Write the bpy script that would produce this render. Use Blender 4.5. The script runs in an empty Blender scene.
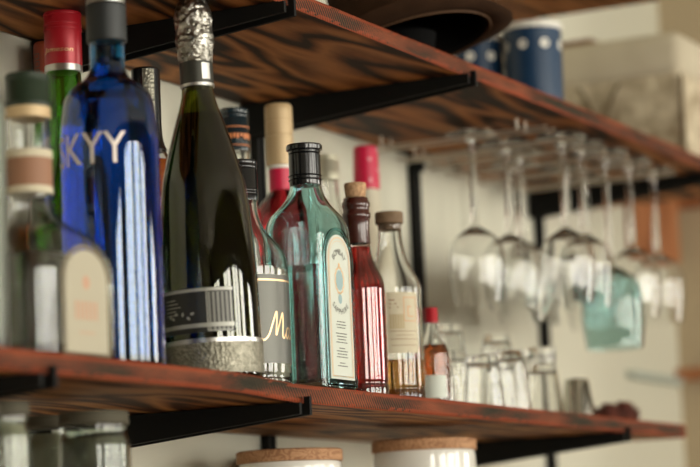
import bpy, bmesh, math, random
from mathutils import Vector, Matrix, noise
random.seed(7)
PI = math.pi
sc = bpy.context.scene
COL = sc.collection

# ------------------------------------------------------------------ helpers
def link(name, bm, m, parent=None, smooth=True):
    me = bpy.data.meshes.new(name)
    bm.normal_update()
    bm.to_mesh(me); bm.free()
    if smooth:
        me.polygons.foreach_set('use_smooth', [True]*len(me.polygons))
        try: me.set_sharp_from_angle(angle=math.radians(38))
        except Exception: pass
    me.materials.append(m)
    o = bpy.data.objects.new(name, me); COL.objects.link(o)
    if parent: o.parent = parent
    return o
def tag(o, label, cat, group=None):
    o['label'] = label; o['category'] = cat
    if group: o['group'] = group
    return o
def thing(name, label, cat, loc, rz=0, group=None):
    o = bpy.data.objects.new(name, None); COL.objects.link(o)
    o.location = loc; o.rotation_euler = (0, 0, rz); o.empty_display_size = .05
    return tag(o, label, cat, group)
def struct(o): o['kind'] = 'structure'; return o
def dup(root, loc, rz, label, group=None):
    r = root.copy(); COL.objects.link(r); r.location = loc; r.rotation_euler = (0, 0, rz); r['label'] = label
    if group: r['group'] = group
    for ch in list(root.children):
        c = ch.copy(); COL.objects.link(c); c.parent = r
        for g in ch.children:
            d = g.copy(); COL.objects.link(d); d.parent = c
    return r
def box(bm, x0, x1, y0, y1, z0, z1, bev=0):
    r = bmesh.ops.create_cube(bm, size=1)
    for v in r['verts']:
        v.co = Vector(((x0+x1)/2+v.co.x*(x1-x0), (y0+y1)/2+v.co.y*(y1-y0), (z0+z1)/2+v.co.z*(z1-z0)))
    if bev:
        es = list({e for v in r['verts'] for e in v.link_edges})
        bmesh.ops.bevel(bm, geom=es, offset=bev, segments=3, affect='EDGES', profile=.5)
    return bm
def B(*a, **k): return box(bmesh.new(), *a, **k)
def rod(bm, p, q, r, n=12):
    p = Vector(p); q = Vector(q); d = q-p
    res = bmesh.ops.create_cone(bm, cap_ends=True, segments=n, radius1=r, radius2=r, depth=d.length)
    M = Matrix.Translation((p+q)/2) @ d.to_track_quat('Z', 'Y').to_matrix().to_4x4()
    bmesh.ops.transform(bm, matrix=M, verts=res['verts']); return bm

def dense(pts, step=.004):
    """pts: (z, rx, ry, p) rows with z increasing -> monotone-cubic interpolated rows"""
    n = len(pts); out = []
    z = [p[0] for p in pts]
    for i in range(1, n):
        if z[i] <= z[i-1]: z[i] = z[i-1]+1e-5
    def slopes(k):
        f = [p[k] for p in pts]
        dl = [(f[i+1]-f[i])/(z[i+1]-z[i]) for i in range(n-1)]
        m = [0.0]*n
        for i in range(1, n-1):
            a, b = dl[i-1], dl[i]
            if a*b > 0:
                h0 = z[i]-z[i-1]; h1 = z[i+1]-z[i]; w1 = 2*h1+h0; w2 = h1+2*h0
                m[i] = (w1+w2)/(w1/a+w2/b)
        m[0] = dl[0] if dl[0]*dl[min(1, n-2)] > 0 else 0; m[-1] = dl[-1]
        return f, m
    ks = [slopes(k) for k in (1, 2, 3)]
    for i in range(n-1):
        h = z[i+1]-z[i]
        cnt = 1 if h < .0025 else max(2, int(h/step))
        flat = all(abs(f[i+1]-f[i]) < 1e-6 for f, _ in ks)
        if flat:
            e = min(.0015, h/3)
            out += [(z[i],)+tuple(f[i] for f, _ in ks), (z[i]+e,)+tuple(f[i] for f, _ in ks), (z[i+1]-e,)+tuple(f[i] for f, _ in ks)]
            continue
        for j in range(cnt):
            t = j/cnt; h00 = 2*t**3-3*t*t+1; h10 = t**3-2*t*t+t; h01 = -2*t**3+3*t*t; h11 = t**3-t*t
            out.append((z[i]+t*h,) + tuple(h00*f[i]+h10*h*m[i]+h01*f[i+1]+h11*h*m[i+1] for f, m in ks))
    out.append((z[-1],) + tuple(f[-1] for f, _ in ks))
    return out
def rows(prof, ratio=1, p=2):
    return [(q[0], q[1], (q[2] if len(q) > 2 else q[1]*ratio), (q[3] if len(q) > 3 else p)) for q in prof]
def ring(bm, z, rx, ry, p, n, cx=0, cy=0, rot=0):
    vs = []
    for i in range(n):
        a = 2*PI*(i+.5)/n
        c, s = math.cos(a), math.sin(a)
        if p > 2.01:
            # even spacing round the rounded square
            k = (abs(c)**p+abs(s)**p)**(-1/p); x, y = rx*c*k, ry*s*k
        else: x, y = rx*c, ry*s
        vs.append(bm.verts.new((cx+x, cy+y, z)))
    return vs
def loft(bm, R, n=56, cap0=True, cap1=True, flip=False, close=False):
    rings = [ring(bm, *r, n) for r in R]
    pairs = list(zip(rings, rings[1:]))
    if close: pairs.append((rings[-1], rings[0]))
    for a, b in pairs:
        for i in range(n):
            f = (a[i], a[(i+1) % n], b[(i+1) % n], b[i])
            bm.faces.new(f[::-1] if flip else f)
    if cap0 and not close: bm.faces.new(rings[0] if flip else rings[0][::-1])
    if cap1 and not close: bm.faces.new(rings[-1][::-1] if flip else rings[-1])
    return bm
def solid(prof, n=48, ratio=1, p=2, step=.004):
    return loft(bmesh.new(), dense(rows(prof, ratio, p), step), n)
def lathe_closed(prof, n=48):
    """closed profile loop (r, z) revolved -> ring-like solid (open vessels)"""
    bm = bmesh.new()
    return loft(bm, [(z, r, r, 2) for r, z in prof], n, close=True)
def vessel_open(prof, t, n=40, floor=.006, m=None):
    """tumbler-like: outer profile bottom->top (z,r), wall t, base thickness floor; one closed skin"""
    bm = bmesh.new(); R = dense(rows(prof)); top = R[-1]
    loop = R + [(top[0]+t*.3, top[1]-t*.5, top[2]-t*.5, 2)]
    inner = [(z, max(rx-t, .0008), max(ry-t, .0008), p) for z, rx, ry, p in R if z > R[0][0]+floor]
    loop += inner[::-1]
    return loft(bm, loop, n, True, True)

# ------------------------------------------------------------------ materials
def new(name):
    m = bpy.data.materials.new(name); m.use_nodes = True
    nt = m.node_tree; b = nt.nodes['Principled BSDF']; return m, nt, b
def pm(name, col, rough=.5, metal=0, trans=0, ior=1.5, bump=None, vary=None, spec=.5, coat=0):
    m, nt, b = new(name)
    b.inputs['Base Color'].default_value = (*col, 1); b.inputs['Roughness'].default_value = rough
    b.inputs['Metallic'].default_value = metal; b.inputs['Transmission Weight'].default_value = trans
    b.inputs['IOR'].default_value = ior; b.inputs['Specular IOR Level'].default_value = spec
    b.inputs['Coat Weight'].default_value = coat
    tc = nt.nodes.new('ShaderNodeTexCoord')
    if vary:
        n = nt.nodes.new('ShaderNodeTexNoise'); n.inputs['Scale'].default_value = vary[0]; n.inputs['Detail'].default_value = 5
        nt.links.new(tc.outputs['Object'], n.inputs['Vector'])
        mx = nt.nodes.new('ShaderNodeMix'); mx.data_type = 'RGBA'
        mx.inputs[6].default_value = (*col, 1); mx.inputs[7].default_value = (*vary[1], 1)
        rp = nt.nodes.new('ShaderNodeMapRange'); rp.inputs[1].default_value = .35; rp.inputs[2].default_value = .65
        nt.links.new(n.outputs['Fac'], rp.inputs[0]); nt.links.new(rp.outputs[0], mx.inputs[0])
        nt.links.new(mx.outputs[2], b.inputs['Base Color'])
    if bump:
        if bump[0] == 'vor':
            n = nt.nodes.new('ShaderNodeTexVoronoi')
            n.inputs['Scale'].default_value = bump[1]; out = n.outputs['Distance']
        else:
            n = nt.nodes.new('ShaderNodeTexNoise'); n.inputs['Scale'].default_value = bump[1]; n.inputs['Detail'].default_value = 4; out = n.outputs['Fac']
        nt.links.new(tc.outputs['Object'], n.inputs['Vector'])
        bp = nt.nodes.new('ShaderNodeBump'); bp.inputs['Strength'].default_value = bump[2]; bp.inputs['Distance'].default_value = bump[3]
        nt.links.new(out, bp.inputs['Height']); nt.links.new(bp.outputs[0], b.inputs['Normal'])
    return m
def glass(name, col=(1, 1, 1), ior=1.5, rough=0, bump=None): return pm(name, col, rough, 0, 1, ior, bump)

def wood(name, cols, edge=None, scale=(1.5, 9, 9), bumpd=.002, seed=0.0):
    """flame-like grain running along x; `edge` = colours for the sawn long edge (faces whose normal is +-y)"""
    m, nt, b = new(name); N = nt.nodes; L = nt.links
    tc = N.new('ShaderNodeTexCoord'); mp = N.new('ShaderNodeMapping'); mp.inputs['Scale'].default_value = scale
    mp.inputs['Location'].default_value = (seed, seed*1.7, seed*.3)
    L.new(tc.outputs['Object'], mp.inputs['Vector'])
    n1 = N.new('ShaderNodeTexNoise'); n1.inputs['Scale'].default_value = 1.1; n1.inputs['Detail'].default_value = 2; n1.inputs['Distortion'].default_value = .5
    L.new(mp.outputs[0], n1.inputs['Vector'])
    # contour lines of the noise = cathedral grain
    mu = N.new('ShaderNodeMath'); mu.operation = 'MULTIPLY'; mu.inputs[1].default_value = 8.0; L.new(n1.outputs['Fac'], mu.inputs[0])
    pp = N.new('ShaderNodeMath'); pp.operation = 'PINGPONG'; pp.inputs[1].default_value = .5; L.new(mu.outputs[0], pp.inputs[0])
    n2 = N.new('ShaderNodeTexNoise'); n2.inputs['Scale'].default_value = 5; n2.inputs['Detail'].default_value = 6; n2.inputs['Roughness'].default_value = .7
    L.new(mp.outputs[0], n2.inputs['Vector'])
    ad = N.new('ShaderNodeMath'); ad.operation = 'MULTIPLY_ADD'; ad.inputs[1].default_value = .55; L.new(n2.outputs['Fac'], ad.inputs[0])
    m2 = N.new('ShaderNodeMath'); m2.operation = 'MULTIPLY'; m2.inputs[1].default_value = 1.1; L.new(pp.outputs[0], m2.inputs[0]); L.new(m2.outputs[0], ad.inputs[2])
    cr = N.new('ShaderNodeValToRGB'); e = cr.color_ramp
    e.elements[0].position = .36; e.elements[0].color = (*cols[0], 1); e.elements[1].position = .80; e.elements[1].color = (*cols[2], 1)
    q = e.elements.new(.54); q.color = (*cols[1], 1)
    L.new(ad.outputs[0], cr.inputs[0]); out = cr.outputs[0]; hgt = ad.outputs[0]
    if edge:
        # sawn edge: red stain, patches worn to grey-green, fine slanted saw marks
        me = N.new('ShaderNodeMapping'); me.inputs['Scale'].default_value = (9, 9, 40); me.inputs['Location'].default_value = (seed, 0, 0)
        L.new(tc.outputs['Object'], me.inputs['Vector'])
        ne = N.new('ShaderNodeTexNoise'); ne.inputs['Scale'].default_value = 1; ne.inputs['Detail'].default_value = 5; L.new(me.outputs[0], ne.inputs['Vector'])
        ms = N.new('ShaderNodeMapping'); ms.inputs['Rotation'].default_value = (0, math.radians(38), 0); L.new(tc.outputs['Object'], ms.inputs['Vector'])
        wv = N.new('ShaderNodeTexWave'); wv.wave_type = 'BANDS'; wv.bands_direction = 'X'; wv.inputs['Scale'].default_value = 75; wv.inputs['Distortion'].default_value = 1.5
        wv.inputs['Detail Scale'].default_value = 2; L.new(ms.outputs[0], wv.inputs['Vector'])
        nr = N.new('ShaderNodeTexNoise'); nr.inputs['Scale'].default_value = 6; L.new(tc.outputs['Object'], nr.inputs['Vector'])
        a2 = N.new('ShaderNodeMath'); a2.operation = 'MULTIPLY_ADD'; a2.inputs[1].default_value = .30; L.new(wv.outputs['Fac'], a2.inputs[0]); L.new(ne.outputs['Fac'], a2.inputs[2])
        ce = N.new('ShaderNodeValToRGB'); g = ce.color_ramp
        g.elements[0].position = .50; g.elements[0].color = (*edge[0], 1); g.elements[1].position = .95; g.elements[1].color = (*edge[3], 1)
        for pos, c in ((.66, edge[1]), (.77, edge[2])):
            q = g.elements.new(pos); q.color = (*c, 1)
        L.new(a2.outputs[0], ce.inputs[0])
        ge = N.new('ShaderNodeNewGeometry'); sx = N.new('ShaderNodeSeparateXYZ'); L.new(ge.outputs['True Normal'], sx.inputs[0])
        ab = N.new('ShaderNodeMath'); ab.operation = 'ABSOLUTE'; L.new(sx.outputs['Z'], ab.inputs[0])
        lt = N.new('ShaderNodeMath'); lt.operation = 'LESS_THAN'; lt.inputs[1].default_value = .9; L.new(ab.outputs[0], lt.inputs[0])
        mx = N.new('ShaderNodeMix'); mx.data_type = 'RGBA'; L.new(lt.outputs[0], mx.inputs[0]); L.new(out, mx.inputs[6]); L.new(ce.outputs[0], mx.inputs[7])
        # worn red arrises
        gt = N.new('ShaderNodeMath'); gt.operation = 'GREATER_THAN'; gt.inputs[1].default_value = .16; L.new(ab.outputs[0], gt.inputs[0])
        an = N.new('ShaderNodeMath'); an.operation = 'MULTIPLY'; L.new(gt.outputs[0], an.inputs[0]); L.new(lt.outputs[0], an.inputs[1])
        a3 = N.new('ShaderNodeMath'); a3.operation = 'MULTIPLY'; a3.inputs[1].default_value = .6; L.new(an.outputs[0], a3.inputs[0])
        my = N.new('ShaderNodeMix'); my.data_type = 'RGBA'; L.new(a3.outputs[0], my.inputs[0]); L.new(mx.outputs[2], my.inputs[6]); my.inputs[7].default_value = (.30, .055, .020, 1)
        out = my.outputs[2]
        mh = N.new('ShaderNodeMix'); L.new(lt.outputs[0], mh.inputs[0]); L.new(hgt, mh.inputs[2]); L.new(a2.outputs[0], mh.inputs[3]); hgt = mh.outputs[0]
    L.new(out, b.inputs['Base Color']); b.inputs['Roughness'].default_value = .62; b.inputs['Specular IOR Level'].default_value = .18
    bp = N.new('ShaderNodeBump'); bp.inputs['Strength'].default_value = .5; bp.inputs['Distance'].default_value = bumpd
    L.new(hgt, bp.inputs['Height']); L.new(bp.outputs[0], b.inputs['Normal'])
    return m

EDGE = ((.010, .009, .005), (.055, .045, .022), (.20, .030, .011), (.30, .085, .035))
M_shelf = wood('stained rough sawn wood', ((.024, .009, .003), (.21, .074, .020), (.46, .19, .058)), EDGE)
M_shelf2 = wood('stained rough sawn wood lower', ((.060, .023, .008), (.29, .122, .040), (.50, .25, .085)), EDGE, seed=3.3)
M_lid = wood('jar lid wood', ((.32, .16, .08), (.45, .24, .12), (.52, .30, .16)), None, (8, 60, 60), .0004)
M_door_wood = wood('door casing wood', ((.22, .08, .03), (.36, .14, .06), (.42, .18, .08)), None, (6, 6, 1), .0005)
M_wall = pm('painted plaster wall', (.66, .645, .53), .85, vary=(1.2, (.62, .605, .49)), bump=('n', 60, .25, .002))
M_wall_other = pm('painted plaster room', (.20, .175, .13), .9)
M_floor = wood('floor boards', ((.12, .06, .03), (.2, .11, .06), (.26, .15, .08)), None, (1, 6, 6), .001)
M_ceil = pm('ceiling paint', (.34, .31, .25), .9)
M_black = pm('black powder coated steel', (.004, .004, .0035), .6, .0, spec=.2)
M_slot = pm('upright slot', (.05, .047, .04), .6)
M_capblack = pm('glossy black screw cap', (.008, .009, .010), .22, 0, coat=.4)
M_capmatte = pm('grey black plastic cap', (.020, .024, .025), .42)
M_silver = pm('brushed silver', (.62, .61, .58), .32, 1)
M_foil = pm('crumpled silver foil', (.68, .66, .60), .30, 1, bump=('n', 130, .9, .004), vary=(160, (.16, .15, .12)))
M_foildark = pm('dark foil band', (.06, .06, .05), .4, .6)
M_filigree = pm('embossed pewter band', (.36, .34, .27), .45, .75, bump=('vor', 330, .8, .0010), vary=(170, (.22, .21, .16)))
M_red = pm('red screw cap', (.42, .010, .020), .35, .15)
M_redmag = pm('crimson capsule', (.62, .010, .06), .35)
M_tan = pm('tan capsule', (.60, .44, .24), .42, .15)
M_cork = pm('cork', (.58, .36, .20), .85, vary=(300, (.36, .20, .10)), bump=('n', 400, .5, .001))
M_corkdark = pm('dark wooden stopper', (.22, .14, .08), .7, vary=(120, (.16, .10, .05)))
M_cream = pm('cream paper label', (.64, .58, .42), .65, vary=(80, (.60, .53, .38)))
M_pale = pm('pale printed label', (.66, .70, .62), .5)
M_white = pm('white ceramic', (.80, .79, .72), .12, coat=.5)
M_whitepaint = pm('white enamel', (.82, .80, .72), .3)
M_gold = pm('gold print', (.85, .58, .32), .35, .7)
M_ink = pm('dark ink print', (.10, .10, .09), .6)
M_inkblue = pm('blue emblem print', (.34, .48, .50), .6)
M_inkbrown = pm('brown print', (.32, .16, .09), .6)
M_orangep = pm('orange print', (.75, .25, .08), .5)
M_blueenamel = pm('blue enamel', (.003, .036, .095), .4, vary=(8, (.002, .030, .080)))
M_felt = pm('dark brown felt', (.050, .024, .011), .9, spec=.15, vary=(40, (.034, .016, .007)), bump=('n', 500, .4, .001))
M_hatin = pm('black hat lining', (.006, .005, .004), .95, spec=.1)
M_hatband = pm('leather hat trim', (.13, .065, .03), .6)
M_canvas = pm('pale mottled canvas', (.66, .58, .42), .9, vary=(34, (.34, .27, .17)), bump=('n', 60, .6, .006))
M_canvastop = pm('plain canvas lid', (.58, .52, .39), .9, vary=(14, (.52, .46, .34)))
M_cone = pm('dried cone scales', (.20, .045, .025), .8, vary=(90, (.08, .03, .02)))
M_rail = pm('satin steel rail', (.62, .56, .47), .4, .8)
M_greylabel = pm('grey frosted label', (.13, .13, .115), .42, .5)
M_blacklabel = pm('black label paper', (.022, .022, .018), .4)
M_greyprint = pm('silver grey print', (.42, .42, .37), .4, .3)
M_skyprint = pm('silver lettering', (.75, .68, .60), .35, .4)
M_doorleaf = pm('tan painted door', (.42, .32, .19), .6)
M_bluerail = pm('blue grey painted rail', (.40, .45, .40), .6)
M_dark = pm('dark handle', (.03, .04, .03), .4, .6)
# glass and liquids
G_clear = glass('clear glass', (.97, .98, .97), 1.45)
G_thin = glass('stemware glass', (.985, .99, .985), 1.45)
G_tealgl = glass('blue tinted glass', (.60, .76, .76), 1.4)
G_teal = glass('pale turquoise glass', (.62, .875, .89), 1.5)
G_green = glass('green bottle glass', (.22, .46, .11), 1.5)
G_olive = pm('dark olive bottle glass', (.20, .22, .04), 0, 0, 1, 1.5, coat=.6)
G_blue = pm('cobalt blue glass', (.008, .24, .60), 0, 0, 1, 1.5, coat=.4)
G_amber = pm('amber liquid bottle glass', (.96, .88, .84), 0, 0, 1, 1.5, coat=.6)
L_clear = glass('clear spirit', (.97, .99, .98), 1.34)
L_teal = glass('clear gin in turquoise glass', (.82, .965, .96), 1.34)
L_red = glass('red bitter liqueur', (.62, .03, .05), 1.34)
L_redb = glass('amber red liqueur', (.50, .035, .03), 1.34)
L_amber = glass('golden liquid', (.62, .34, .10), 1.34)
L_brown = glass('brown spirit', (.50, .13, .03), 1.34)
L_wine = glass('sparkling wine in dark glass', (.20, .20, .05), 1.34)
L_blue = glass('spirit in blue glass', (.35, .72, .97), 1.34)
L_green = glass('whisky in green glass', (.45, .55, .18), 1.34)
G_smoke = glass('storage jar glass', (.80, .86, .80), 1.45, .12)
M_grain = pm('pale jar contents', (.42, .38, .28), .9, vary=(60, (.30, .27, .19)))
M_grain2 = pm('olive jar contents', (.16, .15, .10), .9, vary=(60, (.11, .10, .07)))

# ------------------------------------------------------------------ lettering
def text_bm(s, h, w=None, ext=.00015):
    cu = bpy.data.curves.new('lettering', 'FONT'); cu.body = s; cu.size = 1; cu.resolution_u = 3
    ob = bpy.data.objects.new('lettering', cu); COL.objects.link(ob)
    bpy.context.view_layer.update()
    me = bpy.data.meshes.new_from_object(ob.evaluated_get(bpy.context.evaluated_depsgraph_get()))
    bpy.data.objects.remove(ob); bpy.data.curves.remove(cu)
    bm = bmesh.new(); bm.from_mesh(me); bpy.data.meshes.remove(me)
    xs = [v.co.x for v in bm.verts]; ys = [v.co.y for v in bm.verts]
    x0, x1, y0, y1 = min(xs), max(xs), min(ys), max(ys)
    k = h/(y1-y0); kx = w/(x1-x0) if w else k
    for v in bm.verts: v.co = Vector(((v.co.x-(x0+x1)/2)*kx, (v.co.y-(y0+y1)/2)*k, 0))
    # short edges so the letters can bend round a bottle
    bmesh.ops.subdivide_edges(bm, edges=[e for e in bm.edges if e.calc_length() > .006], cuts=3)
    return bm
def stroke_bm(lines, wd):
    """ribbons in the uv plane along polylines"""
    bm = bmesh.new()
    for ln in lines:
        prev = None
        for i, (x, y) in enumerate(ln):
            a = Vector(ln[max(i-1, 0)]); b = Vector(ln[min(i+1, len(ln)-1)]); d = (b-a); d = d.normalized() if d.length else Vector((1, 0))
            nrm = Vector((-d.y, d.x))*wd/2
            p = (bm.verts.new((x+nrm.x, y+nrm.y, 0)), bm.verts.new((x-nrm.x, y-nrm.y, 0)))
            if prev: bm.faces.new((prev[0], prev[1], p[1], p[0]))
            prev = p
    return bm
def rect_uv(bm, u0, u1, v0, v1, n=1):
    cols = [(bm.verts.new((u0+(u1-u0)*i/n, v0, 0)), bm.verts.new((u0+(u1-u0)*i/n, v1, 0))) for i in range(n+1)]
    for a, b in zip(cols, cols[1:]): bm.faces.new((a[0], b[0], b[1], a[1]))
    return bm
def frame_uv(bm, u0, u1, v0, v1, t, n=12):
    rect_uv(bm, u0, u1, v0, v0+t, n); rect_uv(bm, u0, u1, v1-t, v1, n); rect_uv(bm, u0, u0+t, v0, v1); rect_uv(bm, u1-t, u1, v0, v1); return bm
def arch_pts(w, h, n=18):
    """rounded-top panel outline, bottom centre at origin"""
    r = w/2; P = [(-r, 0), (r, 0)]
    P += [(r*math.cos(a), h-r+r*math.sin(a)) for a in [PI*i/n for i in range(n+1)]]
    return P
def arch_bm(w, h, n=18):
    bm = bmesh.new(); bm.faces.new([bm.verts.new((x, y, 0)) for x, y in arch_pts(w, h, n)]); return bm
def arch_line(w, h, t): 
    P = arch_pts(w, h); return stroke_bm([P+[P[0], P[1]]], t)
def oval_bm(rx, ry, n=28):
    bm = bmesh.new(); bm.faces.new([bm.verts.new((rx*math.cos(2*PI*i/n), ry*math.sin(2*PI*i/n), 0)) for i in range(n)]); return bm
def move(bm, u, v, a=0):
    c, s = math.cos(a), math.sin(a)
    for q in bm.verts: q.co = Vector((u+q.co.x*c-q.co.y*s, v+q.co.x*s+q.co.y*c, 0))
    return bm
def join(*bms):
    out = bms[0]
    for b in bms[1:]:
        me = bpy.data.meshes.new('tmp'); b.to_mesh(me); b.free(); out.from_mesh(me); bpy.data.meshes.remove(me)
    return out
def thick(bm, t):
    """give a uv-plane sheet a thickness t towards +w"""
    bm.normal_update()
    for f in bm.faces:
        if f.normal.z < 0: f.normal_flip()
    g = bmesh.ops.extrude_face_region(bm, geom=bm.faces[:])
    for e in g['geom']:
        if isinstance(e, bmesh.types.BMVert): e.co.z += t
    bmesh.ops.recalc_face_normals(bm, faces=bm.faces[:])
    return bm
def bend(bm, r, az, z, lift=.0003, slope=0):
    """wrap (u right, v up, w out) round a cylinder of radius r about the thing's axis"""
    for q in bm.verts:
        u, v, w = q.co; a = az+u/r; R = r+w+lift+slope*v
        q.co = Vector((R*math.cos(a), R*math.sin(a), z+v))
    return bm
def flat(bm, c, az, lift=.0003):
    """lay (u right, v up, w out) on a flat face whose outward normal has azimuth az, centre c"""
    n = Vector((math.cos(az), math.sin(az), 0)); t = Vector((-math.sin(az), math.cos(az), 0))
    for q in bm.verts:
        u, v, w = q.co; q.co = Vector(c)+t*u+Vector((0, 0, v))+n*(w+lift)
    return bm
def arc_text(s, R, a_mid, da, h, up=True):
    parts = []
    for i, ch in enumerate(s):
        k = (i-(len(s)-1)/2)*da
        a = a_mid - k if up else a_mid + k
        b = text_bm(ch, h)
        parts.append(move(b, R*math.cos(a), R*math.sin(a), (a-PI/2) if up else (a+PI/2)))
    return join(*parts)
FACE = math.radians(207)     # azimuth a shelf item turns towards the room's left

# ------------------------------------------------------------------ bottles
def shell(prof, wall, ratio=1, p=2, n=56, base=.006, inner_top=None):
    """glass skin: outer surface + inner surface, bottom->top"""
    R = dense(rows(prof, ratio, p)); bm = bmesh.new()
    loft(bm, R, n)
    top = R[-1][0]-.002 if inner_top is None else inner_top
    I = [(z, rx-wall, ry-wall, q) for z, rx, ry, q in R if R[0][0]+base < z < top]
    i0 = min((r for r in R if r[0] > base), key=lambda r: r[0])
    # start the cavity at the base thickness
    z0 = base
    def at(z):
        for a, b in zip(R, R[1:]):
            if a[0] <= z <= b[0]:
                t = (z-a[0])/max(b[0]-a[0], 1e-9); return tuple(a[k]+(b[k]-a[k])*t for k in (1, 2, 3))
        return R[-1][1:]
    a = at(z0); I = [(z0, a[0]-wall*1.8, a[1]-wall*1.8, a[2]), (z0+wall, a[0]-wall, a[1]-wall, a[2])] + [r for r in I if r[0] > z0+wall*1.2]
    loft(bm, I, n, flip=True)
    return bm, I
def liquid(I, level, grow=.0004, n=56):
    L = [(z, rx+grow, ry+grow, q) for z, rx, ry, q in I if z < level]
    L[0] = (L[0][0]-grow, *L[0][1:])
    last = L[-1]
    for a, b in zip(I, I[1:]):
        if a[0] < level <= b[0]:
            t = (level-a[0])/(b[0]-a[0]); last = (level, a[1]+(b[1]-a[1])*t+grow, a[2]+(b[2]-a[2])*t+grow, a[3])
    L.append(last)
    return loft(bmesh.new(), L, n)
def bottle(root, prof, g, wall=.0028, lvl=None, lm=None, ratio=1, p=2, n=56, base=.006):
    bm, I = shell(prof, wall, ratio, p, n, base)
    link('glass_body', bm, g, root)
    if lvl: link('liquid', liquid(I, lvl, n=n), lm, root)
def ridged(z0, z1, r, m, root, name='cap', rings=3, dr=.0006, r0=None, n=64, knurl=0):
    """screw cap with rolled rings"""
    R = [(z0, (r0 or r)*.985, (r0 or r)*.985, 2), (z0+.0006, r0 or r, r0 or r, 2)]
    if rings:
        for i in range(rings):
            c = z0+(z1-z0)*(.12+.2*i/rings)
            R += [(c, r, r, 2), (c+.0008, r+dr, r+dr, 2), (c+.0016, r, r, 2)]
        for i in range(2):
            c = z1-(z1-z0)*(.10+.09*i)-.002
            R += [(c, r, r, 2), (c+.0008, r-dr, r-dr, 2), (c+.0016, r, r, 2)]
    R += [(z1-.0014, r, r, 2), (z1-.0004, r-.0005, r-.0005, 2), (z1, r-.0016, r-.0016, 2)]
    R.sort(key=lambda t: t[0])
    bm = loft(bmesh.new(), R, n)
    if knurl:
        for v in bm.verts:
            if z1-knurl < v.co.z < z1-.001:
                a = math.atan2(v.co.y, v.co.x); k = 1-.02*(math.sin(a*32) > 0); v.co.x *= k; v.co.y *= k
    return link(name, bm, m, root)
Z_LOW = 1.468; Z_UP = 1.8608

# 1 turquoise square gin bottle -------------------------------------------------
t = thing('gin_bottle', 'pale turquoise square-shouldered gin bottle with black screw cap and arched cream label', 'bottle', (.1109, -.2400, Z_LOW))
W, Dp = .0378, .0335
prof = [(0, W-.003, Dp-.003, 9), (.0015, W-.001, Dp-.001, 9), (.004, W, Dp, 9), (.160, W, Dp, 9), (.171, W-.0010, Dp-.001, 8), (.179, .0345, .0305, 6), (.186, .0300, .0275, 4.2),
        (.194, .0240, .0228, 3), (.203, .0190, .0188, 2.3), (.213, .0163, .0163, 2), (.236, .0152, .0152, 2)]
bottle(t, prof, G_teal, .003, .128, L_teal, n=96, base=.009)
c = ridged(.214, .2565, .0166, M_capblack, t, rings=2, dr=.0014)
link('collar', loft(bmesh.new(), [(.2505, .0166, .0166, 2), (.2515, .0186, .0186, 2), (.2555, .0188, .0188, 2), (.257, .0175, .0175, 2)], 56), M_capblack, c)
fy = -math.pi/2
lab = link('label', flat(thick(arch_bm(.052, .148), .0006), (0, -Dp, .012), fy, .0004), M_pale, t, smooth=False)
link('label_frame', flat(thick(arch_line(.061, .160, .0028), .0018), (0, -Dp, .006), fy, -.0004), G_teal, t, smooth=False)
link('gold_border', flat(join(arch_line(.046, .142, .0010), arch_line(.0425, .1385, .0004)), (0, -Dp, .015), fy, .0013), M_gold, lab, smooth=False)
link('lettering', flat(arc_text('BOMBAY', .0145, PI/2, .38, .0058), (0, -Dp, .128), fy, .0013), M_ink, lab, smooth=False)
link('lettering', flat(move(arc_text('SAPPHIRE', .0190, -PI/2, .25, .0055, up=False), 0, -.028), (0, -Dp, .128), fy, .0013), M_ink, lab, smooth=False)
link('emblem', flat(join(move(oval_bm(.0072, .0105), 0, .113), move(oval_bm(.0040, .0050), 0, .094)), (0, -Dp, 0), fy, .0013), M_inkblue, lab, smooth=False)
ringp = [(.0095*math.cos(a)*(1+.10*math.sin(12*a)), .113+.0132*math.sin(a)*(1+.06*math.sin(12*a))) for a in [2*PI*i/60 for i in range(61)]]
link('emblem_wreath', flat(join(stroke_bm([ringp], .0016), move(oval_bm(.0022, .0025), 0, .1285), stroke_bm([[(-.003, .1015), (0, .0985), (.003, .1015)]], .0014)), (0, -Dp, 0), fy, .0012), M_gold, lab, smooth=False)
lines = bmesh.new()
random.seed(3)
for i in range(16):
    zz = .070-i*.0030; hw = random.choice((.006, .009, .012, .0105))
    if i in (3, 8, 13): continue
    u = -hw
    while u < hw:
        du = random.uniform(.0012, .0034); rect_uv(lines, u, min(u+du, hw), zz, zz+.0011); u += du+.0008
link('fine_print', flat(lines, (0, -Dp, 0), fy, .0012), M_ink, lab, smooth=False)

# 2 red liqueur bottle with cork -------------------------------------------------
t = thing('liqueur_bottle', 'slim ruby red liqueur bottle with ringed neck and pale cork stopper', 'bottle', (.2150, -.245, Z_LOW))
prof = [(0, .0245), (.002, .0268), (.012, .0272), (.0135, .0262), (.0155, .0262), (.017, .0272), (.115, .0272), (.126, .0250), (.140, .0185), (.152, .0145), (.165, .0133), (.178, .0128),
        (.190, .0134), (.192, .0146), (.196, .0146), (.198, .0134), (.202, .0134), (.204, .0144), (.208, .0144), (.210, .0128), (.2135, .0126)]
bottle(t, prof, G_amber, .0022, .160, L_redb)
link('neck_seal', loft(bmesh.new(), [(z, r+.0005, r+.0005, 2) for z, r in ((.164, .0134), (.178, .0129), (.190, .0135), (.192, .0147), (.196, .0147), (.198, .0135), (.202, .0135), (.204, .0145), (.208, .0145), (.210, .0130), (.2125, .0128))], 48, False, False), pm('dark red wax seal', (.055, .010, .006), .25, coat=.5), t)
link('cork', solid([(.208, .0098), (.212, .0104), (.2275, .0118), (.2292, .0112)]), M_cork, t)

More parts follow.
